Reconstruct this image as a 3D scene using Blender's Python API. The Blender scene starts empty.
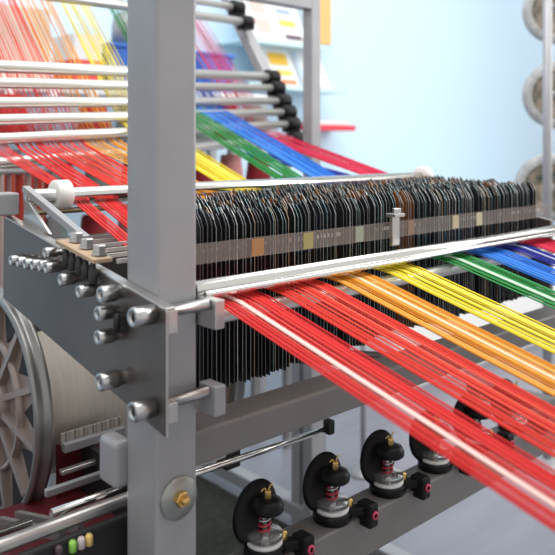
import bpy, bmesh, math, random
from mathutils import Vector, Matrix
random.seed(7)
sc = bpy.context.scene
col = sc.collection
PI = math.pi

# ------------------------------------------------------------------ helpers
class M:
    """collects shapes for one mesh; material slot index is kept per face"""
    def __init__(s): s.v = []; s.f = []; s.m = []; s.sm = []
    def add(s, vs, fs, mi=0, smooth=False):
        n = len(s.v); s.v += [tuple(v) for v in vs]
        for f in fs: s.f.append([n+i for i in f]); s.m.append(mi); s.sm.append(smooth)
        return s
    def box(s, x0, x1, y0, y1, z0, z1, mi=0):
        vs = [(x, y, z) for z in (z0, z1) for y in (y0, y1) for x in (x0, x1)]
        return s.add(vs, [(0,2,3,1),(4,5,7,6),(0,1,5,4),(1,3,7,5),(3,2,6,7),(2,0,4,6)], mi)
    def bar(s, p, q, w, h, up=(0,0,1), mi=0):
        p, q = Vector(p), Vector(q); d = (q-p).normalized()
        a = d.cross(Vector(up))
        a = a.normalized() if a.length > 1e-5 else Vector((1,0,0))
        b = a.cross(d).normalized()
        vs = [e + a*i*w/2 + b*j*h/2 for e in (p, q) for j in (-1,1) for i in (-1,1)]
        return s.add(vs, [(0,2,3,1),(4,5,7,6),(0,1,5,4),(1,3,7,5),(3,2,6,7),(2,0,4,6)], mi)
    def tube(s, pts, r, n=10, mi=0, caps=True, smooth=True):
        pts = [Vector(p) for p in pts]; rings = []
        d0 = (pts[1]-pts[0]).normalized()
        ref = Vector((0,0,1)) if abs(d0.z) < .9 else Vector((1,0,0))
        for i, p in enumerate(pts):
            d = ((pts[min(i+1, len(pts)-1)]-p).normalized() + (p-pts[max(i-1,0)]).normalized())
            d = d.normalized() if d.length > 1e-6 else d0
            a = d.cross(ref).normalized(); b = a.cross(d).normalized(); ref = b
            rr = r[i] if isinstance(r, (list, tuple)) else r
            rings.append([p + a*math.cos(t)*rr + b*math.sin(t)*rr for t in [2*PI*k/n for k in range(n)]])
        vs = [v for g in rings for v in g]
        fs = [(i*n+k, i*n+(k+1)%n, (i+1)*n+(k+1)%n, (i+1)*n+k) for i in range(len(pts)-1) for k in range(n)]
        s.add(vs, fs, mi, smooth)
        if caps:
            s.add(rings[0], [tuple(range(n))[::-1]], mi); s.add(rings[-1], [tuple(range(n))], mi)
        return s
    def cyl(s, p, q, r, n=20, mi=0, r2=None, caps=True):
        return s.tube([p, q], [r, r if r2 is None else r2], n, mi, caps)
    def lathe(s, prof, c=(0,0,0), axis='Z', n=32, mi=0, smooth=True):
        """prof: list of (radius, height along axis)"""
        c = Vector(c); vs = []
        for (r, h) in prof:
            for k in range(n):
                a = 2*PI*k/n; x, y = r*math.cos(a), r*math.sin(a)
                vs.append(c + (Vector((x,y,h)) if axis == 'Z' else Vector((h,x,y)) if axis == 'X' else Vector((x,h,y))))
        fs = [(i*n+k, i*n+(k+1)%n, (i+1)*n+(k+1)%n, (i+1)*n+k) for i in range(len(prof)-1) for k in range(n)]
        return s.add(vs, fs, mi, smooth)
    def prism(s, poly, a0, a1, axis='X', mi=0, side=None):
        """poly in the two other axes, extruded a0..a1 along axis"""
        n = len(poly)
        P = (lambda u, v, a: (a,u,v)) if axis == 'X' else (lambda u, v, a: (u,a,v)) if axis == 'Y' else (lambda u, v, a: (u,v,a))
        vs = [P(u,v,a0) for u,v in poly] + [P(u,v,a1) for u,v in poly]
        s.add(vs, [tuple(range(n))[::-1], tuple(range(n,2*n))], mi)
        return s.add(vs, [(k,(k+1)%n,n+(k+1)%n,n+k) for k in range(n)], mi if side is None else side)
    def build(s, name, mats, parent=None, bevel=0, seg=2, loc=None):
        me = bpy.data.meshes.new(name)
        off = Vector(loc) if loc is not None else Vector((0,0,0))
        base = Vector(parent['_o']) if parent is not None and '_o' in parent else Vector((0,0,0))
        me.from_pydata([Vector(v)-off-base for v in s.v], [], s.f)
        mats = mats if isinstance(mats, (list, tuple)) else [mats]
        for m in mats: me.materials.append(m)
        for p, mi, sm in zip(me.polygons, s.m, s.sm): p.material_index = mi; p.use_smooth = sm
        bm = bmesh.new(); bm.from_mesh(me)
        bmesh.ops.remove_doubles(bm, verts=bm.verts, dist=1e-6)
        bmesh.ops.recalc_face_normals(bm, faces=bm.faces)
        bm.to_mesh(me); bm.free()
        o = bpy.data.objects.new(name, me); col.objects.link(o)
        if loc is not None: o.location = off
        if parent is not None: o.parent = parent; o['_o'] = list(base)
        if bevel:
            b = o.modifiers.new('bevel', 'BEVEL'); b.width = bevel; b.segments = seg; b.limit_method = 'ANGLE'; b.angle_limit = .7
        return o
def tag(o, label=None, cat=None, group=None, kind=None):
    if label: o['label'] = label
    if cat: o['category'] = cat
    if group: o['group'] = group
    if kind: o['kind'] = kind
    return o
def thing(name, label, cat, loc=(0,0,0), group=None):
    o = bpy.data.objects.new(name, None); col.objects.link(o); o.location = loc; o['_o'] = list(loc)
    o.empty_display_size = .02
    return tag(o, label, cat, group)
def copy_tree(o, parent=None):
    c = o.copy(); col.objects.link(c)
    if parent is not None: c.parent = parent
    for ch in list(o.children): copy_tree(ch, c)
    return c

# ------------------------------------------------------------------ materials
def mat(name, c, rough=.5, metal=0., noise=0., scale=30., trans=0., bump=0., spec=.5, stretch=None, c2=None, coat=0.):
    m = bpy.data.materials.new(name); m.use_nodes = True
    nt = m.node_tree; b = nt.nodes['Principled BSDF']
    b.inputs['Base Color'].default_value = (*c, 1); b.inputs['Roughness'].default_value = rough
    b.inputs['Metallic'].default_value = metal; b.inputs['Specular IOR Level'].default_value = spec
    b.inputs['Transmission Weight'].default_value = trans; b.inputs['Coat Weight'].default_value = coat
    if noise or c2:
        tc = nt.nodes.new('ShaderNodeTexCoord'); mp = nt.nodes.new('ShaderNodeMapping')
        if stretch: mp.inputs['Scale'].default_value = stretch
        nz = nt.nodes.new('ShaderNodeTexNoise'); nz.inputs['Scale'].default_value = scale; nz.inputs['Detail'].default_value = 4
        rp = nt.nodes.new('ShaderNodeValToRGB')
        rp.color_ramp.elements[0].position = .32; rp.color_ramp.elements[1].position = .68
        d = c2 if c2 else tuple(x*(1-noise) for x in c)
        rp.color_ramp.elements[0].color = (*d, 1); rp.color_ramp.elements[1].color = (*c, 1)
        nt.links.new(tc.outputs['Object'], mp.inputs[0]); nt.links.new(mp.outputs[0], nz.inputs[0])
        nt.links.new(nz.outputs[0], rp.inputs[0]); nt.links.new(rp.outputs[0], b.inputs['Base Color'])
        if bump:
            bp = nt.nodes.new('ShaderNodeBump'); bp.inputs['Strength'].default_value = bump; bp.inputs['Distance'].default_value = .002
            nt.links.new(nz.outputs[0], bp.inputs['Height']); nt.links.new(bp.outputs[0], b.inputs['Normal'])
    return m
def bands_mat(name, cols, scale, axis=0, rough=.7, jitter=0.):
    """procedural stripes along one object axis"""
    m = mat(name, cols[0], rough); nt = m.node_tree; b = nt.nodes['Principled BSDF']
    tc = nt.nodes.new('ShaderNodeTexCoord'); sp = nt.nodes.new('ShaderNodeSeparateXYZ')
    mu = nt.nodes.new('ShaderNodeMath'); mu.operation = 'MULTIPLY'; mu.inputs[1].default_value = scale
    fr = nt.nodes.new('ShaderNodeMath'); fr.operation = 'FRACT'
    rp = nt.nodes.new('ShaderNodeValToRGB'); rp.color_ramp.interpolation = 'CONSTANT'
    el = rp.color_ramp.elements
    while len(el) < len(cols): el.new(.5)
    for i, c in enumerate(cols): el[i].position = i/len(cols); el[i].color = (*c, 1)
    nt.links.new(tc.outputs['Object'], sp.inputs[0]); nt.links.new(sp.outputs[axis], mu.inputs[0])
    nt.links.new(mu.outputs[0], fr.inputs[0]); nt.links.new(fr.outputs[0], rp.inputs[0]); nt.links.new(rp.outputs[0], b.inputs['Base Color'])
    return m
PAINT = mat('grey_paint', (.40,.40,.415), .38, .25, noise=.12, scale=9, spec=.5)
PAINT_B = mat('brown_grey_paint', (.23,.215,.205), .42, .2, noise=.12, scale=12)
STEEL = mat('polished_steel', (.86,.85,.82), .17, 1.)
ROD = mat('satin_rod', (.78,.77,.73), .3, .75)
RAIL = mat('light_rail', (.72,.70,.66), .35, .4)
CHROME = mat('chrome', (.9,.9,.88), .1, 1.)
BOLT = mat('bright_bolt_steel', (.66,.66,.65), .28, 1., noise=.2, scale=60)
PLATE = mat('dark_polished_plate', (.165,.143,.130), .34, .5, noise=.45, scale=3.5, stretch=(1,1,.35))
EDGE = mat('ground_steel_edge', (.62,.60,.58), .3, .9)
ZINC = mat('zinc_washer', (.42,.43,.40), .35, .8, noise=.2, scale=40)
BRASS = mat('brass', (.72,.47,.17), .3, 1.)
WOOD = mat('tan_fibre_board', (.55,.39,.25), .55, noise=.25, scale=40, stretch=(1,.2,1))
NYLON = mat('white_nylon', (.86,.84,.80), .45)
BLACK = mat('black_plastic', (.009,.009,.010), .42, spec=.22, noise=.3, scale=50)
BLACKM = mat('black_rubber', (.02,.02,.02), .6)
DARK = mat('dark_base', (.018,.018,.02), .6, noise=.4, scale=8)
MAROON = mat('maroon_panel', (.15,.018,.028), .4, noise=.3, scale=14)
CAST = mat('cast_flange', (.44,.36,.33), .42, .45, noise=.2, scale=18)
RIM = mat('flange_rim', (.32,.32,.31), .35, .7)
CREAM = mat('cream_wound_yarn', (.78,.73,.64), .7, noise=.12, scale=60, stretch=(3,.2,.2), bump=.2)
GLASS = mat('clear_disc', (.95,.96,.96), .05, 0, trans=.9)
WHITEP = mat('white_plastic', (.75,.75,.74), .4)
SPRINGR = mat('red_spring', (.55,.05,.09), .35, .2)
PINK = mat('pink_ring', (.62,.06,.14), .4)
W_WALL = mat('pale_blue_wall', (.64,.835,.985), .8, noise=.03, scale=1.2)
FLOOR = mat('blue_grey_floor', (.25,.255,.30), .32, noise=.14, scale=5, stretch=(.5,2.5,1))
FLOOR_DK = mat('floor_layer', (.045,.048,.040), .9, spec=.1, noise=.35, scale=60)
WHITE = mat('plain_white', (.93,.93,.92), .5)
PAPER = mat('paper', (.86,.86,.86), .6)
GLSHELF = mat('frosted_shelf', (.55,.76,.80), .25)
WIRE_D = [mat('drop_wire_dark', (.045,.048,.053), .28, .65), mat('drop_wire_blue', (.08,.095,.12), .25, .7),
          mat('drop_wire_rust', (.30,.12,.04), .35, .5), mat('drop_wire_bronze', (.13,.10,.065), .3, .6)]
WIRE_E = mat('drop_wire_glint', (.27,.29,.30), .3, .5)  # edge tints paint the highlight lines along the drop wires
WIRE_ET = mat('drop_wire_glint_teal', (.20,.31,.33), .3, .5)
WIRE_EW = mat('drop_wire_glint_warm', (.42,.33,.22), .3, .5)
WIRE_EL = mat('drop_wire_glint_light', (.60,.60,.56), .3, .4)
WIRE_ED = mat('drop_wire_glint_dull', (.12,.125,.13), .35, .5)
# see-through plastic: part clear, part tinted sheen
def sheer(name, c, f):
    m = bpy.data.materials.new(name); m.use_nodes = True
    n = m.node_tree; b = n.nodes['Principled BSDF']; o = n.nodes['Material Output']
    b.inputs['Base Color'].default_value = (*c,1); b.inputs['Roughness'].default_value = .18
    t = n.nodes.new('ShaderNodeBsdfTransparent'); x = n.nodes.new('ShaderNodeMixShader'); x.inputs[0].default_value = f
    n.links.new(t.outputs[0], x.inputs[1]); n.links.new(b.outputs[0], x.inputs[2]); n.links.new(x.outputs[0], o.inputs[0])
    return m
CLEAR = sheer('clear_acrylic', (.42,.36,.33), .26)

# ------------------------------------------------------------------ setting
M().box(-4,9,-4,2.45,-.02,0).build('floor', FLOOR)['kind'] = 'structure'
M().box(-4,9,2.45,2.6,-.02,3.2).build('wall_back', W_WALL)['kind'] = 'structure'
tag(M().box(-.75,1.12,-.1,1.6,0,.008).build('floor_layer', FLOOR_DK), 'dark grey-green layer on the floor under the machine', 'mat')  # thin dark grey-green layer over the floor

# ------------------------------------------------------------------ machine frame (welded)
fr = thing('warping_machine', 'grey painted steel machine stand of square posts and beams carrying all bars and yarns', 'machine')
post = M().box(0,.0645,0,.073,0,2.1).build('front_post', PAINT, fr, .006, 3)
w = M().lathe([(.0,-.005),(.0265,-.005),(.0275,-.0035),(.0275,0)], (.033,0,.792), 'Y', 36).build('washer', ZINC, post)
nut = M()
nut.lathe([(0,-.014),(.0095,-.014),(.0105,-.0125),(.0105,-.005)], (.033,0,.793), 'Y', 6, smooth=False)
nut.lathe([(0,-.021),(.0045,-.021),(.005,-.020),(.005,-.012)], (.033,0,.793), 'Y', 12)
nut.build('nut', BRASS, post)
M().box(1.17,1.23,0,.06,0,1.1).build('front_post', PAINT, fr, .006, 3)
M().box(.06,1.172,0,.06,.822,.868).build('cross_beam', PAINT_B, fr, .004)
M().box(.06,1.172,0,.062,.575,.643).build('lower_rail', PAINT_B, fr, .003)
M().box(1.125,1.167,.850,.890,0,2.1).build('rear_post', PAINT, fr, .004)
M().box(.55,1.127,.85,.89,1.668,1.708).build('top_bar', PAINT, fr, .003)
M().box(1.14,1.18,.92,.96,0,.82).build('leg', PAINT, fr, .003)
M().box(1.135,1.185,.0,1.45,.03,.075).build('foot_bar', PAINT, fr, .004)
M().bar((.25,.38,.865),(.60,.06,.84),.025,.025).build('brace', PAINT_B, fr, .003)
M().box(-.017,.01,.072,.118,.790,.853).build('stub_tube', PAINT, fr, .008, 4)
M().box(-.6,.0,.415,.455,1.128,1.165).build('side_bar', PAINT, fr, .003)
M().box(-.6,-.56,.415,.455,0,1.128).build('rear_post', PAINT, fr, .003)
for x in (.0, 1.17):
    M().box(x+.004,x+.05,.075,.32,.575,.62).build('side_rail', PAINT_B, fr, .003)

# ------------------------------------------------------------------ side plates of the stop motion
pl = thing('side_plate', 'dark polished steel side plate studded with bolts, clamped to the near grey post', 'plate', (-.009,.2,.89))
poly = [(-.045,.894),(.448,.986),(.445,1.120),(.440,1.122),(-.045,1.047)]
pm = M().prism(poly, -.015, -.0115, 'X', 0, 1)
pm.build('plate_body', [PLATE, EDGE], pl, .0012, 2)
M().bar((-.008,-.044,1.0485),(-.008,.440,1.1235),.0145,.0032).build('top_lip', EDGE, pl, .001)
def bolt(y, z, r, L, par, x1=-.015, sock=True):
    b = M(); x0 = x1-L
    r *= 1.12
    b.lathe([(r*.5,x0+r*.5),(r*.5,x0),(r*.9,x0),(r,x0+.0012),(r,x1-.009),(r*.8,x1-.0085),(r*.8,x1)], (0,y,z), 'X', 20)
    o = b.build('bolt', BOLT, par)
    M().lathe([(0,x0+r*.45),(r*.5,x0+r*.45)], (0,y,z), 'X', 6, smooth=False).build('hex_socket', BLACKM, o)
    return o
for (y,z) in [(.3413,1.0651),(.3148,1.0659),(.2892,1.066),(.263,1.0677),(.2384,1.0693),(.2172,1.0691)]: bolt(y,z,.0072,.031,pl)
bolt(.2271,1.0895,.0068,.028,pl); bolt(.173,1.058,.0078,.03,pl); bolt(.1199,1.0493,.0078,.03,pl)
bolt(.0604,1.0545,.0098,.03,pl); bolt(.0682,1.0288,.0085,.03,pl); bolt(.0682,.998,.0088,.03,pl); bolt(.0553,.9445,.0105,.034,pl)
c = M(); c.box(-.026,-.015,.040,.058,1.005,1.028); c.tube([(-.027,.049,1.03),(-.03,.046,1.02),(-.028,.05,1.006)], .004, 8)
c.build('wire_clip', BLACKM, pl)
# clamp bolts that pass in front of the post to blocks on its far side
for z in (1.0396,.9267):
    b = M(); r = .0125
    b.lathe([(r*.55,-.042),(r*.55,-.047),(r*.9,-.047),(r,-.045),(r,-.019),(r*.62,-.0185),(r*.62,.064)], (0,-.0205,z), 'X', 22)
    o = b.build('clamp_bolt', BOLT, pl)
    M().lathe([(0,-.0425),(r*.55,-.0425)], (0,-.0205,z), 'X', 6, smooth=False).build('hex_socket', BLACKM, o)
M().box(.0655,.082,-.036,.03,1.008,1.046).build('clamp_block', EDGE, pl, .002)
M().box(.0655,.084,-.036,-.001,.896,.935).build('clamp_block', PAINT, pl, .002)
# lug on the plate edge
M().box(-.0115,.002,-.045,-.032,1.018,1.0465).build('edge_lug', EDGE, pl, .001)
M().box(-.0115,.002,-.045,-.034,.910,.934).build('edge_lug', EDGE, pl, .001)
# tan fibre strip on top, with three bolts and dark studs under it
wd = M().bar((-.014,.108,1.0890),(-.014,.222,1.1046),.029,.006).build('fibre_strip', WOOD, pl, .001)
for (x,y) in [(-.006,.200),(-.009,.163),(-.010,.126)]:
    b = M().lathe([(0,.0145),(.0085,.0145),(.0095,.0135),(.0095,.005),(.012,.005),(.012,.001)], (x,y,1.0902+.1373*(y-.098)), 'Z', 6, smooth=False)
    b.build('strip_bolt', BOLT, wd)
for (y,z0) in [(.1955,1.071),(.177,1.068),(.1561,1.065),(.138,1.062),(.118,1.058)]:
    b = M().lathe([(0,z0),(.0055,z0),(.0062,z0+.002),(.0062,z0+.018),(.004,z0+.019),(.004,1.0832+.1371*(y-.098))], (-.024,y,0), 'Z', 14)
    b.build('stud', BLACKM, pl)
# inclined arm that carries the back rod
a = M().bar((.006,.405,1.172),(.006,.195,1.108),.012,.011); a.build('support_arm', PAINT, pl, .001)
M().prism([(.36,1.108),(.40,1.112),(.392,1.155),(.375,1.150),(.30,1.106)], -.001, .004, 'X').build('gusset', EDGE, pl, .0008)
pr_ = thing('side_plate', 'dark steel side plate at the far end of the drop wires', 'plate', (1.135,.2,.9))
M().prism([(.065,.893),(.47,.990),(.47,1.125),(.445,1.122),(.065,1.065)], 1.140, 1.152, 'X', 0, 1).build('plate_body', [PLATE, EDGE], pr_, .0012)
M().box(1.138,1.152,.44,.50,1.12,1.145).build('lug', EDGE, pr_, .001)

# ------------------------------------------------------------------ bars across the machine
fb = thing('front_bar', 'wide polished steel bar the yarns dip under, in front of the drop wires', 'bar', (.09,0,1.05))
M().lathe([(0,.066),(.0095,.066),(.0105,.066),(.0105,1.128),(0,1.128)], (0,.012,1.0535), 'X', 24).build('bar_body', STEEL, fb)
M().lathe([(0,.075),(.004,.075),(.0045,.076),(.0045,1.128),(0,1.128)], (0,-.003,1.0475), 'X', 16).build('bar_lip', CHROME, fb)
tag(M().lathe([(0,.088),(.010,.088),(.0105,.09),(.0105,1.128),(0,1.128)], (0,.0,1.0155), 'X', 24).build('guide_rod', ROD),
    'thin chrome rod under the coloured yarns just below the wide front bar', 'rod')
br = thing('back_rod', 'polished steel rod with a white roller at each end, behind the drop wires', 'rod', (.05,.407,1.157))
M().lathe([(0,.008),(.0125,.008),(.0135,.010),(.0135,1.135),(0,1.135)], (0,.407,1.157), 'X', 20).build('rod_body', STEEL, br)
for x in (.070, 1.105):
    M().lathe([(.0115,-.014),(.0235,-.014),(.0255,-.012),(.0255,.012),(.0235,.014),(.0115,.014)], (x,.407,1.159), 'X', 28).build('roller', NYLON, br)
tag(M().lathe([(0,.01),(.005,.01),(.0055,1.135),(0,1.135)], (0,.405,1.131), 'X', 12).build('tie_rod', mat('brown_steel', (.45,.36,.24), .3, .9)),
    'thin brownish rod running just beneath the steel back rod', 'rod')
# clear strip and its bracket
cs = thing('clear_strip', 'clear plastic strip running in front of the dark drop wires', 'strip', (.06,.06,1.09))
M().box(.062,1.128,.062,.066,1.0755,1.1045).build('strip_body', CLEAR, cs)
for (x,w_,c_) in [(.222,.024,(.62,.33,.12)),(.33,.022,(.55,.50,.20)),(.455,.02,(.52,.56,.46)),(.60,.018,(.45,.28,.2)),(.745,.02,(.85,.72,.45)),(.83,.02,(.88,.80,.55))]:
    M().box(x-w_/2,x+w_/2,.0605,.0618,1.077,1.103).build('reflection_patch', sheer('reflection_tint', c_, .55), cs)  # tinted panes put reflections of the yarns into colour
bk = thing('strip_bracket', 'small pale metal bracket with a bolt, standing before the clear strip', 'bracket', (.53,.045,1.065))
M().box(.525,.545,.044,.052,1.064,1.118).build('bracket_body', EDGE, bk, .0015)
M().box(.522,.550,.036,.058,1.116,1.122).build('bracket_top', EDGE, bk, .001)
M().lathe([(0,1.131),(.007,1.131),(.008,1.130),(.008,1.121)], (.54,.047,0), 'Z', 6, smooth=False).build('bracket_bolt', BOLT, bk)

tag(M().box(.02,1.125,.478,.482,.80,1.075).build('dark_backing', mat('dull_grey', (.20,.19,.18), .45, .4, noise=.3, scale=9)), 'dull grey sheet added to darken the gaps behind the bank of drop wires', 'sheet')  # upright sheet added to keep the gaps behind the wires dark

# ------------------------------------------------------------------ contact rails and drop wires
ROWS = [.092+.05*k for k in range(6)]
names_row = ['frontmost','second','third','fourth','fifth','rearmost']
for k, y in enumerate(ROWS):
    r = M().box(-.002,1.139,y-.002,y+.002,1.086,1.092)
    tag(r.build('contact_rail', RAIL), 'thin flat contact rail threaded through the %s row of drop wires' % names_row[k], 'rail', 'contact rails of the stop motion')
def wire_mesh(top, x, y, z, b, mi_face, mi_edge, w=.017, t=.0012):
    f, r = y-w/2, y+w/2
    p = [(f,z+.0),(r,z+.0),(r,z+b-.0),(r-.003,z+b),(f+.006,z+b-.009),(f,z+b-.021)]
    return top.prism(p, x-t/2, x+t/2, 'X', mi_face, mi_edge)
Hw = .262
protos = {}
for fi in range(4):
    for ei, em in enumerate((WIRE_E, WIRE_EL, WIRE_ED, WIRE_ET, WIRE_EW)):
        m_ = M(); wire_mesh(m_, 0, 0, 0, Hw, 0, 1)
        me_o = m_.build('drop_wire', [WIRE_D[fi], em]); protos[(fi,ei)] = me_o
rest = M(); rest_mats = WIRE_D + [WIRE_E, WIRE_EL, WIRE_ED, WIRE_ET, WIRE_EW]
count = 0
kinds = ['black steel','blue-black steel','rust brown','dull bronze']
for k, y in enumerate(ROWS):
    x = .120 + .011*k; run = 0; zoff = 0; fi = 0
    while x < 1.115:
        if run <= 0:
            run = random.randint(3,9); zoff = random.uniform(-.003,.003); yo = random.uniform(-.004,.004)
            fi = random.choices(range(4), (6,4,(1.2 if k < 1 else 2.5),1.5))[0]
        run -= 1
        f2 = fi if random.random() < .8 else 0
        ei = random.choices(range(5), (4,1.6,4,2.2,1.2))[0]
        z = .8835 + zoff + random.uniform(-.0035,.0025) + .0012*k + (.009 if x > .5 else .003 if x > .35 else 0)
        if k < 3 and count < 298:
            o = protos[(f2,ei)].copy(); col.objects.link(o); o.location = (x, y+yo, z)
            o.rotation_euler = (random.uniform(-.012,.012), random.uniform(-.008,.008), random.uniform(-.06,.06))
            tag(o, 'thin %s drop wire hanging in the %s row of the bank' % (kinds[f2], names_row[k]), 'drop wire', '%s drop wires of the %s row' % (kinds[f2], names_row[k]))
            count += 1
        else:
            wire_mesh(rest, x, y+yo, z, Hw, f2, 4+ei)
        x += .0078 + random.uniform(-.0012,.0012) + (.005 if run == 0 and random.random() < .35 else 0)
for p in protos.values(): bpy.data.objects.remove(p)
tag(rest.build('drop_wires', rest_mats), 'dense mass of thin dark drop wires filling the rear rows of the bank', 'drop wires', kind='stuff')

# ------------------------------------------------------------------ creel ladder
DX = Vector((1,.21,.05))
CAMP = Vector((-.5096,-.787,1.25))
ends = [Vector((.95,.8409,1.4433)),Vector((.95,.8187,1.4094)),Vector((.95,.7926,1.370)),Vector((.95,.7712,1.3371)),Vector((.95,.7543,1.302)),Vector((.95,.7335,1.2586)),Vector((.95,.9614,1.6215)),Vector((.95,1.004,1.672))]
ends = [CAMP + (e-CAMP)*1.137 for e in ends]; EX = ends[0].x
ld = thing('rod_ladder', 'inclined grey ladder of bright steel rods with black end clamps behind the machine', 'ladder', (.95,.9,0))
M().bar((1.19,1.455,1.93),(1.19,.885,1.12),.036,.045,(1,0,0)).build('side_rail', PAINT, ld, .003)
M().bar((1.19,.885,1.13),(1.19,.885,0),.04,.04,(1,0,0)).build('ladder_foot', PAINT, ld, .003)
lx = -.55
M().bar((lx,1.11,1.85),(lx,.53,1.03),.036,.045,(1,0,0)).build('side_rail', PAINT, ld, .003)
M().bar((lx,.53,1.04),(lx,.53,0),.04,.04,(1,0,0)).build('ladder_foot', PAINT, ld, .003)
for i, e in enumerate(ends):
    s_ = e + DX*(lx-EX); q = e + DX*.02
    rr = .0145 if i in (0,6) else .0122
    M().tube([s_, e + DX*(-.8), q], rr, 16).build('rod', ROD, ld)
    b = M().lathe([(0,-.026),(.02,-.026),(.024,-.022),(.024,.024),(.019,.029),(0,.029)], e+Vector((-.004,0,0)), 'X', 14)
    b.box(e.x-.018,e.x+.03,e.y-.012,e.y+.03,e.z-.026,e.z-.004)
    b.build('end_clamp', BLACK, ld, .002)
def ladder_pt(i, x):
    return ends[i] + DX*(x-EX)

# ------------------------------------------------------------------ coloured yarns, each one continuous, plus pale strands as painted highlights
def yarn_mats(nm, cols): return [mat('%s_yarn' % nm, c, .6, spec=.15) for c in cols]
RED = yarn_mats('red', [(.76,.045,.042),(.66,.025,.028),(.84,.085,.07)])
RED2 = yarn_mats('orange_red', [(.80,.065,.045),(.70,.04,.03),(.86,.12,.075)])
ORA = yarn_mats('orange', [(.86,.36,.035),(.72,.25,.02),(.92,.47,.10)])
YEL = yarn_mats('yellow', [(.85,.68,.03),(.74,.55,.02),(.90,.76,.10)])
GRN = yarn_mats('green', [(.03,.27,.06),(.02,.20,.04),(.06,.36,.11)])
BLU = yarn_mats('blue', [(.035,.21,.72),(.02,.14,.58),(.08,.32,.82)])
NAV = yarn_mats('navy', [(.02,.025,.30),(.012,.015,.22),(.04,.05,.40)])
CRI = yarn_mats('crimson', [(.62,.02,.06),(.52,.015,.05),(.72,.05,.11)])
GLINT = {'pink': yarn_mats('pink_glint', [(.93,.66,.60)]), 'peach': yarn_mats('peach_glint', [(.95,.74,.50)]),
        'mint': yarn_mats('mint_glint', [(.72,.84,.72)]), 'ice': yarn_mats('ice_glint', [(.70,.76,.90)])}  # pale colours of the highlight streaks painted onto the bands
#        name       mats x0   x1   rod n   pale
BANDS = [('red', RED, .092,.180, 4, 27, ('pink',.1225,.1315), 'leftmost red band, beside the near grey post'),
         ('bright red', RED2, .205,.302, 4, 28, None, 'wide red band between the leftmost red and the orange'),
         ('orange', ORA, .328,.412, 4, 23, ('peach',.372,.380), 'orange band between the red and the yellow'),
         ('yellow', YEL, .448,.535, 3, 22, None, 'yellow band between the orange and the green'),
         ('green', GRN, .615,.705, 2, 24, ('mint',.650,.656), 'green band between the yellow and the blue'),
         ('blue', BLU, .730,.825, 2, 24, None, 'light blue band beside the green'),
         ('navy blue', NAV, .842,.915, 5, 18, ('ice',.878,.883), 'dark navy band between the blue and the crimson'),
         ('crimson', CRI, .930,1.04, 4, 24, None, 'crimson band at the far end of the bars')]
for (nm, mats_, x0, x1, rod, n, pale, where) in BANDS:
    for i in range(n):
        x = x0 + (x1-x0)*(i+.5)/n + random.uniform(-.0008,.0008)
        isglint = pale and pale[1] <= x <= pale[2]
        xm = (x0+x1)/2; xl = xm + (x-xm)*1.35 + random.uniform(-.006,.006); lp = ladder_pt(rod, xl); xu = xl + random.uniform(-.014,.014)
        jz = random.uniform(-.0012,.0012) + (.0012 if isglint else 0)
        rz = lp.z - .0140
        pts = [(xu, lp.y+.80, rz+.80*1.04), (xl, lp.y+.012, rz+.004), (xl, lp.y, rz-.001), (xl+(x-xl)*.06, lp.y-.02, rz-.011),
               (x, .425, 1.1535), (x, .407, 1.1445), (x, .385, 1.1375+jz*.5), (x, .088, 1.036+jz*.5), (x, .012, 1.0345+jz), (x, -.012, 1.0315+jz), (x, -.95, .7955+jz*2)]
        if isglint: pts = [(x,.10,1.042)] + pts[7:]
        rad = .0015 if isglint else random.choice((.0008,.0011,.0013))
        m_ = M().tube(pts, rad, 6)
        if isglint:
            o = m_.build('yarn', GLINT[pale[0]]); lab = '%s highlight strand midway across the %s' % ({'ice':'icy white'}.get(pale[0], 'pale '+pale[0]), where.split(',')[0]); g = 'pale highlight strands in the %s band' % nm  # pale strands stand for the highlight streaks on the band
        else:
            o = m_.build('yarn', random.choice(mats_)); lab = '%s yarn in the %s' % (nm, where); g = '%s yarns' % nm
        tag(o, lab, 'yarn', g)

# ------------------------------------------------------------------ warp beam (flanged spool) low on the near side
SY, SZ, SR = .55, .778, .205
wb = thing('warp_beam', 'large flanged spool wound with cream yarn, lying beneath the dark side plate', 'spool', (.02,SY,SZ-SR))
def flange(x, sgn, full):
    f = M().lathe([(.045,x),(SR-.012,x)], (0,SY,SZ), 'X', 72).lathe([(.045,x+.012*-sgn),(SR-.012,x+.012*-sgn)], (0,SY,SZ), 'X', 72)
    fo = f.build('flange', CAST, wb)
    t = sgn*.016
    M().lathe([(SR-.012,x+t),(SR-.008,x+t*1.1),(SR-.002,x+t),(SR,x+t*.7),(SR-.006,x+t*.3),(SR-.006,x-t*.1),(SR,x-t*.4),(SR,x-t*.8),(SR-.012,x-t*.85),(SR-.012,x+t)], (0,SY,SZ), 'X', 96).build('rim', RIM, fo)
    if not full: return
    M().lathe([(.02,x+t*1.2),(.05,x+t*1.2),(.055,x+t*.9),(.055,x)], (0,SY,SZ), 'X', 40).build('hub', CAST, fo)
    M().lathe([(.112,x),(.112,x+t*.75),(.120,x+t*.75),(.120,x)], (0,SY,SZ), 'X', 64).build('ring_rib', CAST, fo)
    for k in range(12):
        a_ = 2*PI*(k+.3)/12; ca, sa = math.cos(a_), math.sin(a_)
        p = (x+t*.42, SY+.05*ca, SZ+.05*sa); q = (x+t*.42, SY+(SR-.018)*ca, SZ+(SR-.018)*sa)
        M().bar(p, q, .011, abs(t)*.9, (1,0,0)).build('spoke', CAST, fo)
        a2 = a_ + PI/12
        v = M(); rb = []
        for (rr, da) in [(.127,0),(SR-.018,.19),(SR-.018,-.19)]:
            rb.append((SY+rr*math.cos(a2+da), SZ+rr*math.sin(a2+da)))
        v.prism(rb, x+sgn*.0008, x+sgn*.003, 'X'); v.build('pocket_shade', DARK, fo)  # dark triangles paint the shadows between the spokes
flange(.015, -1, True); flange(.42, 1, False)
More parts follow.
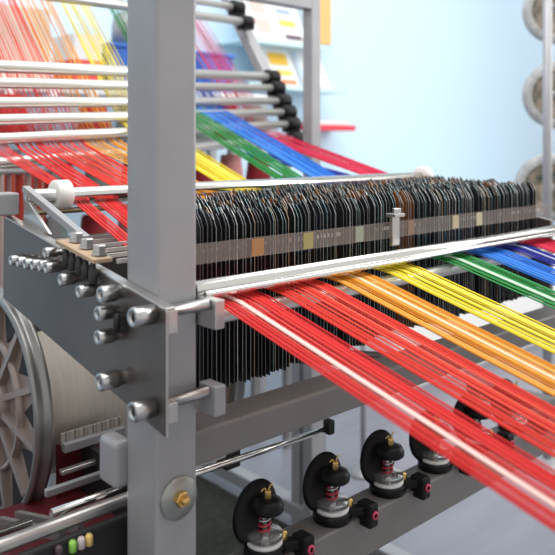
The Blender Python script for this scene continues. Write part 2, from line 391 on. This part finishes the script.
M().lathe([(.148,.03),(.150,.04),(.150,.40),(.148,.412)], (0,SY,SZ), 'X', 64).build('wound_yarn', CREAM, wb)
M().lathe([(0,-.06),(.02,-.06),(.02,1.16),(0,1.16)], (0,SY,SZ), 'X', 20).build('axle', STEEL, wb)

# ------------------------------------------------------------------ lower tray of rods and maroon panels
tr = thing('lower_tray', 'low tray of steel rods and maroon panels below the cream spool', 'tray', (-.1,.2,.55))
M().box(-.5,.10,.135,.40,.640,.652).build('panel', MAROON, tr)
M().bar((-.5,.12,.748),(.04,.12,.748),.016,.017).build('front_rail', EDGE, tr, .005)
M().cyl((-.5,.20,.7225),(-.075,.20,.7225),.0065,14).build('rod', STEEL, tr)
M().cyl((-.045,.20,.7225),(.10,.20,.7225),.0065,14).build('rod', STEEL, tr)
M().bar((-.008,.30,.704),(.12,.30,.704),.010,.012).build('slat', PAINT, tr, .002)
M().bar((.046,.35,.744),(.16,.35,.744),.014,.015).build('slat', PAINT, tr, .002)
M().box(.046,.16,.358,.361,.744,.765).build('comb', bands_mat('comb_stripes', [(.5,.46,.41),(.22,.20,.18),(.44,.41,.37),(.34,.31,.28),(.5,.46,.41)], 60, 0), tr)
M().box(.046,.16,.372,.376,.652,.742).build('back_panel', MAROON, tr)
M().box(.03,.10,.32,.333,.712,.720).build('slat', EDGE, tr, .002)
for x in (-.062,-.035): M().bar((x,.13,.725),(x,.34,.665),.009,.012).build('cross_slat', PAINT_B, tr)
for x in (-.5,.09): M().box(x,x+.012,.13,.37,.652,.735).build('end_cheek', DARK, tr)
bs = thing('dark_box', 'black box added to darken the space below the maroon tray', 'added_block', (-.1,.25,0))  # black boxes added to keep the space under the tray dark
M().box(-.6,.06,.12,.62,.01,.566).build('main_body', DARK, bs, .006)
M().box(-.6,.055,.098,.110,.012,.738).build('dark_front', DARK, bs, .004)
cc = [(.55,.62,.35),(.58,.66,.38),(.62,.66,.5),(.10,.06,.08),(.35,.75,.12),(.7,.6,.6),(.85,.6,.2)]
cn = ['pale green','pale lime','cream','dark plum','bright green','pale pink','amber']
for i, x in enumerate((-.150,-.134,-.122,-.085,-.066,-.054,-.043)):
    z = .721
    b = M().lathe([(0,z+.014),(.0035,z+.014),(.005,z+.011),(.005,z),(0,z)], (x,.0935,0), 'Z', 12)
    tag(b.build('indicator_cap', mat('cap_%d' % i, cc[i], .4)), '%s little cap on the edge of the black box below the tray' % cn[i], 'cap', 'little coloured caps along the black box')

# thin push rod right of the post
rd = thing('push_rod', 'thin bright rod ending in a black clip beneath the cross beam', 'rod', (.1,.1,.76))
M().cyl((.02,.10,.7625),(.415,.10,.7515),.0052,14).build('rod_body', STEEL, rd)
M().box(.412,.426,.092,.108,.742,.766).build('end_clip', BLACKM, rd, .002)
M().bar((.08,.16,.747),(.232,.16,.744),.02,.012).build('slide_bar', WHITEP, rd, .002)
M().box(.232,.262,.15,.18,.715,.750).build('slide_block', BLACKM, rd, .003)

# ------------------------------------------------------------------ yarn tensioners on the lower rail
tn = thing('yarn_tensioner', 'x', 'tensioner', (0,0,0), 'yarn tensioners on the lower rail')
M().lathe([(0,.0),(.030,.0),(.0315,.003),(.0315,.011),(.029,.014),(0,.014)], (0,0,0), 'Z', 36).build('base', BLACK, tn)
M().lathe([(0,.014),(.0265,.014),(.0275,.016),(.0275,.020),(0,.021)], (0,0,0), 'Z', 36).build('tension_disc', WHITEP, tn)
M().lathe([(.006,.022),(.026,.022),(.0275,.025),(.0265,.031),(.006,.034)], (0,0,0), 'Z', 36).build('clear_disc', GLASS, tn)
sp = [(.0085*math.cos(t), .0085*math.sin(t), .030+.03*t/(8*PI)) for t in [8*PI*k/64 for k in range(65)]]
M().tube(sp[:40], .0019, 6).build('spring', SPRINGR, tn)
M().tube(sp[38:], .0019, 6).build('spring', BOLT, tn)
M().cyl((0,0,.02),(0,0,.065),.004,12).build('pin', BOLT, tn)
M().lathe([(0,.060),(.020,.060),(.0235,.063),(.0240,.070),(.020,.078),(.010,.0805),(0,.0805)], (.003,-.004,0), 'Z', 32).build('cap', BLACK, tn)
ny = M().lathe([(0,.092),(.0045,.092),(.0052,.090),(.0052,.079)], (.003,-.004,0), 'Z', 6, smooth=False)
ny.tube([(.003,-.004,.088),(-.004,-.004,.097),(-.010,-.004,.094)], .0014, 6); ny.tube([(.003,-.004,.088),(.008,-.004,.098),(.013,-.004,.099)], .0014, 6)
ny.build('brass_nut', BRASS, tn)
# oval guard shield behind
sh = M(); N = 40
nrm = Vector((-.38,-.80,.46)).normalized(); u_ = Vector((.70,.22,.80)); u_ = (u_-nrm*u_.dot(nrm)).normalized(); v_ = nrm.cross(u_)
cen = Vector((-.002,.019,.054))
rings = []
for (s_, d_) in [(0,.003),(.5,.002),(.86,.004),(1,.0),(1,-.004),(.9,-.007),(0,-.007)]:
    rings.append([cen + u_*(.047*s_*math.cos(2*PI*k/N)) + v_*(.031*s_*math.sin(2*PI*k/N)) + nrm*d_ for k in range(N)])
sh.add([p for g in rings for p in g], [(i*N+k, i*N+(k+1)%N, (i+1)*N+(k+1)%N, (i+1)*N+k) for i in range(len(rings)-1) for k in range(N)], 0, True)
sh.build('guard_shield', BLACK, tn)
M().bar((.012,-.010,.010),(.040,-.034,.014),.018,.014).build('arm', BLACK, tn, .003)
M().lathe([(0,.030),(.003,.030),(.0055,.027),(.0055,.018)], (.024,-.016,0), 'Z', 12).build('brass_eyelet', BRASS, tn)
cb = M().box(.033,.055,-.052,-.022,-.012,.026).build('clamp', BLACK, tn, .004)
M().lathe([(.0035,-.055),(.0065,-.055),(.0065,-.052),(.0035,-.052)], (.044,0,.009), 'Y', 20).build('pink_ring', PINK, cb)
TL = ['black yarn tensioner nearest the grey post on the lower rail', 'black yarn tensioner second from the grey post, clear of the red yarns',
      'black yarn tensioner third from the post, its cap touching the red yarns', 'black yarn tensioner half hidden under the leftmost red band',
      'black yarn tensioner seen through the gap between the two red bands', 'black yarn tensioner under the second red band near the rail end']
for i, x in enumerate((.212,.357,.497,.635,.775,.915)):
    o = tn if i == 0 else copy_tree(tn)
    o.location = (x-.004,.03,.6435); o['label'] = TL[i]

# ------------------------------------------------------------------ things behind the machine
# wall rack with leaflets
def shelf(x0, x1, z, lab):
    t = thing('wall_shelf', lab, 'shelf', ((x0+x1)/2,2.4,z))
    M().box(x0,x1,2.22,2.449,z-.012,z).build('shelf_board', GLSHELF, t, .002)
    M().box(x0,x1,2.215,2.222,z-.012,z+.018).build('front_lip', GLSHELF, t, .001)
shelf(1.98,2.62,1.80,'upper pale glass shelf on the blue wall holding sample cards')
shelf(2.02,2.80,1.555,'lower pale glass shelf on the blue wall holding sample cards')
def card(x0, x1, z0, h, lab, sw, skew=0):
    t = thing('sample_card', lab, 'card', ((x0+x1)/2,2.26,z0), 'sample cards on the wall shelves')
    y0, y1 = 2.25, 2.25+h*.35
    b = M(); b.add([(x0,y0,z0),(x1,y0,z0),(x1+skew,y1,z0+h),(x0+skew,y1,z0+h),(x0,y0+.006,z0),(x1,y0+.006,z0),(x1+skew,y1+.006,z0+h),(x0+skew,y1+.006,z0+h)],
        [(0,1,2,3),(7,6,5,4),(0,4,5,1),(1,5,6,2),(2,6,7,3),(3,7,4,0)])
    b.build('sheet', PAPER, t)
    for (u0,u1,v0,v1,c_) in sw:
        f = lambda u, v: (x0+(x1-x0)*u+skew*v, y0+(y1-y0)*v-.003, z0+h*v)
        M().add([f(u0,v0),f(u1,v0),f(u1,v1),f(u0,v1)], [(0,1,2,3)]).build('colour_swatch', mat('swatch', c_, .6), t)
PB = (.78,.56,.50)
card(2.07,2.50,1.802,.27,'white sample card with blue, yellow and black swatches on the upper shelf',
     [(.15,.4,.62,.9,PB),(.15,.4,.2,.5,PB),(.58,.85,.68,.78,(.35,.45,.80)),(.58,.88,.40,.54,(.85,.62,.12)),(.62,.92,.12,.22,(.13,.07,.10))], -.03)
card(2.16,2.44,1.557,.235,'white sample card with orange and yellow swatches on the lower shelf', [(.35,.85,.55,.85,(.88,.52,.04)),(.45,.88,.3,.44,(.88,.62,.12)),(.5,.92,.06,.2,(.85,.25,.08))], -.03)
card(2.47,2.70,1.557,.235,'plain white card with a pale blue stripe on the lower shelf', [(.05,.16,.05,.95,(.5,.68,.85))], -.05)
tag(M().box(2.64,2.745,2.30,2.36,1.84,2.13).build('orange_folder', mat('orange_card', (.82,.48,.16), .5), None, .004), 'orange folder standing behind the rear grey post', 'folder')
rs = thing('wall_shelf', 'small red edged shelf jutting from the wall beside the rear post', 'shelf', (2.75,2.35,1.31))
M().box(2.56,2.90,2.24,2.449,1.318,1.352).build('shelf_board', mat('red_edge', (.70,.03,.06), .4), rs, .003)
tag(M().box(2.60,2.86,2.26,2.42,1.353,1.378).build('paper_stack', PAPER, None, .002), 'flat stack of white paper on the red edged shelf', 'paper')
# low white block added to fill the white gap under the drop wires
cbn = thing('white_block', 'low white block added behind the drop wires to fill the white gap under them', 'added_block', (3.7,1.6,0))
M().box(2.30,5.2,1.46,1.90,.06,.62).build('main_body', WHITE, cbn, .006)
M().box(2.34,5.15,1.5,1.88,0,.06).build('lower_block', WHITE, cbn)
for k in range(3): M().box(2.32+.96*k,3.26+.96*k,1.448,1.46,.09,.60).build('front_panel', WHITE, cbn, .003)
# background stand: table, blue box, cones, cloth
tb = thing('display_table', 'white table far behind the ladder carrying a blue box', 'table', (1.0,2.1,0))
M().box(.3,1.9,1.9,2.38,1.44,1.48).build('table_top', PAPER, tb, .004)
for (x,y) in ((.34,1.94),(1.86,1.94),(.34,2.34),(1.86,2.34)): M().box(x-.02,x+.02,y-.02,y+.02,0,1.44).build('leg', PAINT, tb)
bx = thing('blue_box', 'bright blue box standing on the table behind the yellow yarns', 'box', (1.4,2.1,1.48))
bm_ = M().box(1.06,1.72,1.98,2.22,1.48,1.665); bm_.build('box_body', mat('blue_crate', (.02,.12,.48), .45), bx, .01)
M().box(1.05,1.73,1.97,2.23,1.655,1.672).build('rim', mat('blue_crate_rim', (.03,.16,.55), .4), bx, .004)
tag(M().lathe([(0,.16),(.03,.155),(.06,.13),(.07,.09),(.07,0),(0,0)], (1.18,2.05,1.672), 'Z', 24).build('grey_canister', PAINT), 'grey domed canister standing on the blue box', 'canister')
tag(M().box(.90,1.03,2.0,2.2,1.48,1.70).build('red_topped_carton', [bands_mat('carton', [(.8,.8,.8),(.8,.8,.8),(.75,.08,.08),(.75,.08,.08)], 4.4, 2)], None, .004), 'white and red carton beside the blue box', 'carton')
tag(M().box(.45,.80,2.0,2.2,1.48,1.78).build('cream_carton', mat('cream_carton', (.72,.62,.52), .6), None, .004), 'cream carton on the table behind the red yarns', 'carton')
cl = M(); NN = 60
for k in range(NN+1):
    x = .02+.31*k/NN; yy = 1.02+.012*math.sin(k*1.3)
    cl.v += [(x,yy,.62),(x,yy,1.17)]
    if k: cl.f.append([2*k-2,2*k,2*k+1,2*k-1]); cl.m.append(0); cl.sm.append(True)
hc = thing('hanging_cloth', 'red and white striped cloth hanging from a rail behind the back rod', 'cloth', (.17,1.02,0))
cl.build('cloth_body', bands_mat('stripes', [(.72,.62,.58),(.62,.07,.05),(.62,.07,.05),(.55,.45,.42),(.70,.10,.06)], 28, 0), hc)
M().cyl((.0,1.02,1.175),(.36,1.02,1.175),.008,12).build('rail', PAINT, hc)
for x in (.0,.35): M().box(x-.012,x+.012,1.01,1.03,0,1.18).build('upright', PAINT, hc)
# cone rack
rk = thing('cone_rack', 'grey rack of three shelves behind the ladder, filled with yarn cones', 'rack', (.7,1.5,0))
for z in (.86,1.06,1.26): M().box(.05,1.55,1.40,1.62,z-.012,z).build('shelf_board', PAINT_B, rk, .002)
for (x,y) in ((.06,1.41),(1.54,1.41),(.06,1.61),(1.54,1.61)): M().box(x-.012,x+.012,y-.012,y+.012,0,1.27).build('upright', PAINT_B, rk)
CC = [('red',(.65,.04,.04)),('pink',(.72,.30,.28)),('grey green',(.25,.33,.30)),('pale blue',(.45,.58,.72)),('dark red',(.35,.02,.03))]
SH = ['lower','middle','top']
for r_, z in enumerate((.86,1.06,1.26)):
    for i in range(10):
        x = .14 + .145*i + (.02 if r_ % 2 else 0); nm, c_ = CC[(i*2+r_*3+(i//3)) % 5]
        key = 'yarn_cone_'+nm
        mm = bpy.data.materials.get(key) or mat(key, c_, .7, noise=.2, scale=70, stretch=(.2,.2,4))
        t = thing('yarn_cone', '%s cone of yarn on the %s shelf of the rack' % (nm, SH[r_]), 'yarn cone', (x,1.5,z), '%s cones on the %s shelf' % (nm, SH[r_]))
        M().lathe([(0,.001),(.055,.001),(.058,.006),(.04,.135),(.036,.14),(.0,.14)], (x,1.5,z), 'Z', 24).build('winding', mm, t)
        M().lathe([(0,.165),(.014,.165),(.017,.14)], (x,1.5,z), 'Z', 14).build('core_tip', PAPER, t)
# reels on a pole at the far side
REELG = mat('reel_fuzz', (.58,.58,.57), .8, noise=.35, scale=40)
REELM = mat('reel_winding', (.46,.36,.27), .8, scale=24, c2=(.04,.07,.05))
ps = thing('reel_stand', 'slim grey pole standing on the floor that carries three round reels', 'stand', (2.19,.62,0))
M().cyl((2.19,.62,0),(2.19,.62,2.3),.0175,16).build('pole', PAINT, ps)
M().lathe([(0,0),(.14,0),(.14,.012),(.03,.025),(0,.025)], (2.19,.62,0), 'Z', 28).build('foot', PAINT, ps)
RL = ['round grey reel highest on the slim pole at the far side', 'round grey reel midway up the slim pole at the far side', 'round grey reel lowest on the slim pole, half hidden by drop wires']
aim = Vector((-.9,-.44,0)).normalized(); side = Vector((-aim.y,aim.x,0))
for i, (cx,cy,cz) in enumerate(((2.425,.697,1.80),(2.425,.697,1.446),(2.40,.72,1.06))):
    t = thing('yarn_reel', RL[i], 'reel', (cx,cy,cz), 'reels on the slim pole')
    rot = Matrix((( aim.x, side.x, 0),(aim.y, side.y, 0),(0,0,1)))
    def L(prof, n=40):
        m_ = M().lathe(prof, (0,0,0), 'X', n); m_.v = [tuple(rot @ Vector(v) + Vector((cx,cy,cz))) for v in m_.v]; return m_
    L([(.10,.035),(.118,.04),(.135,.03),(.142,0),(.135,-.04),(.118,-.05),(.10,-.045)]).build('outer_ring', REELG, t)
    L([(.0,.02),(.03,.022),(.10,.03)]).build('wound_face', REELM, t)
    L([(.0,-.045),(.03,-.045),(.10,-.045)]).build('back_face', REELG, t)
    L([(.0,.036),(.018,.036),(.022,.02)], 20).build('hub', REELG, t)
    m_ = M().cyl((cx,cy,cz),(2.19,.62,cz),.008,10).build('spindle', PAINT, t)
# thin stand leg seen beyond the beam
sl = thing('floor_stand', 'thin grey stand leg on the floor beyond the cross beam', 'stand', (1.6,1.05,0))
M().cyl((1.6,1.05,.0),(1.6,1.05,.80),.010,12).build('leg', PAINT, sl)
M().lathe([(0,0),(.06,0),(.06,.008),(.012,.016),(0,.016)], (1.6,1.05,0), 'Z', 24).build('foot', PAINT, sl)
ws = thing('wall_socket', 'x', 'x'); bpy.data.objects.remove(ws)

# ------------------------------------------------------------------ light
wd_ = bpy.data.worlds.new('World'); sc.world = wd_; wd_.use_nodes = True
bg = wd_.node_tree.nodes['Background']; bg.inputs[0].default_value = (1,.985,.965,1); bg.inputs[1].default_value = .72
def area(name, loc, aim_, size, power, c=(1,1,1), sy=None):
    l = bpy.data.lights.new(name, 'AREA'); l.energy = power; l.size = size; l.color = c
    if sy: l.shape = 'RECTANGLE'; l.size_y = sy
    o = bpy.data.objects.new(name, l); col.objects.link(o); o.location = loc
    o.rotation_euler = (Vector(aim_)-Vector(loc)).to_track_quat('-Z','Y').to_euler()
    return o
area('hall_light', (.6,.2,3.6), (.6,.2,0), 2.6, 60)
area('wall_fill', (3.4,.0,3.9), (3.4,2.45,1.1), 11, 105, (.97,.985,1), 1.6)  # unseen area light added to brighten the back wall evenly
area('window_light', (4.2,-.6,2.2), (.9,.4,1.0), 2.0, 55, (1,1,.98))

# ------------------------------------------------------------------ camera
cam = bpy.data.cameras.new('Camera'); co = bpy.data.objects.new('Camera', cam); col.objects.link(co); sc.camera = co
co.location = (-.5096,-.7870,1.25); co.rotation_euler = (PI/2,0,math.radians(-42.309))
cam.sensor_width = 36; cam.lens = 735/555*36; cam.shift_y = -135.5/555; cam.clip_start = .02
cam.dof.use_dof = True; cam.dof.focus_distance = 1.2; cam.dof.aperture_fstop = 4.5
sc.view_settings.view_transform = 'Standard'; sc.view_settings.look = 'None'
for o in sc.objects:
    if '_o' in o: del o['_o']
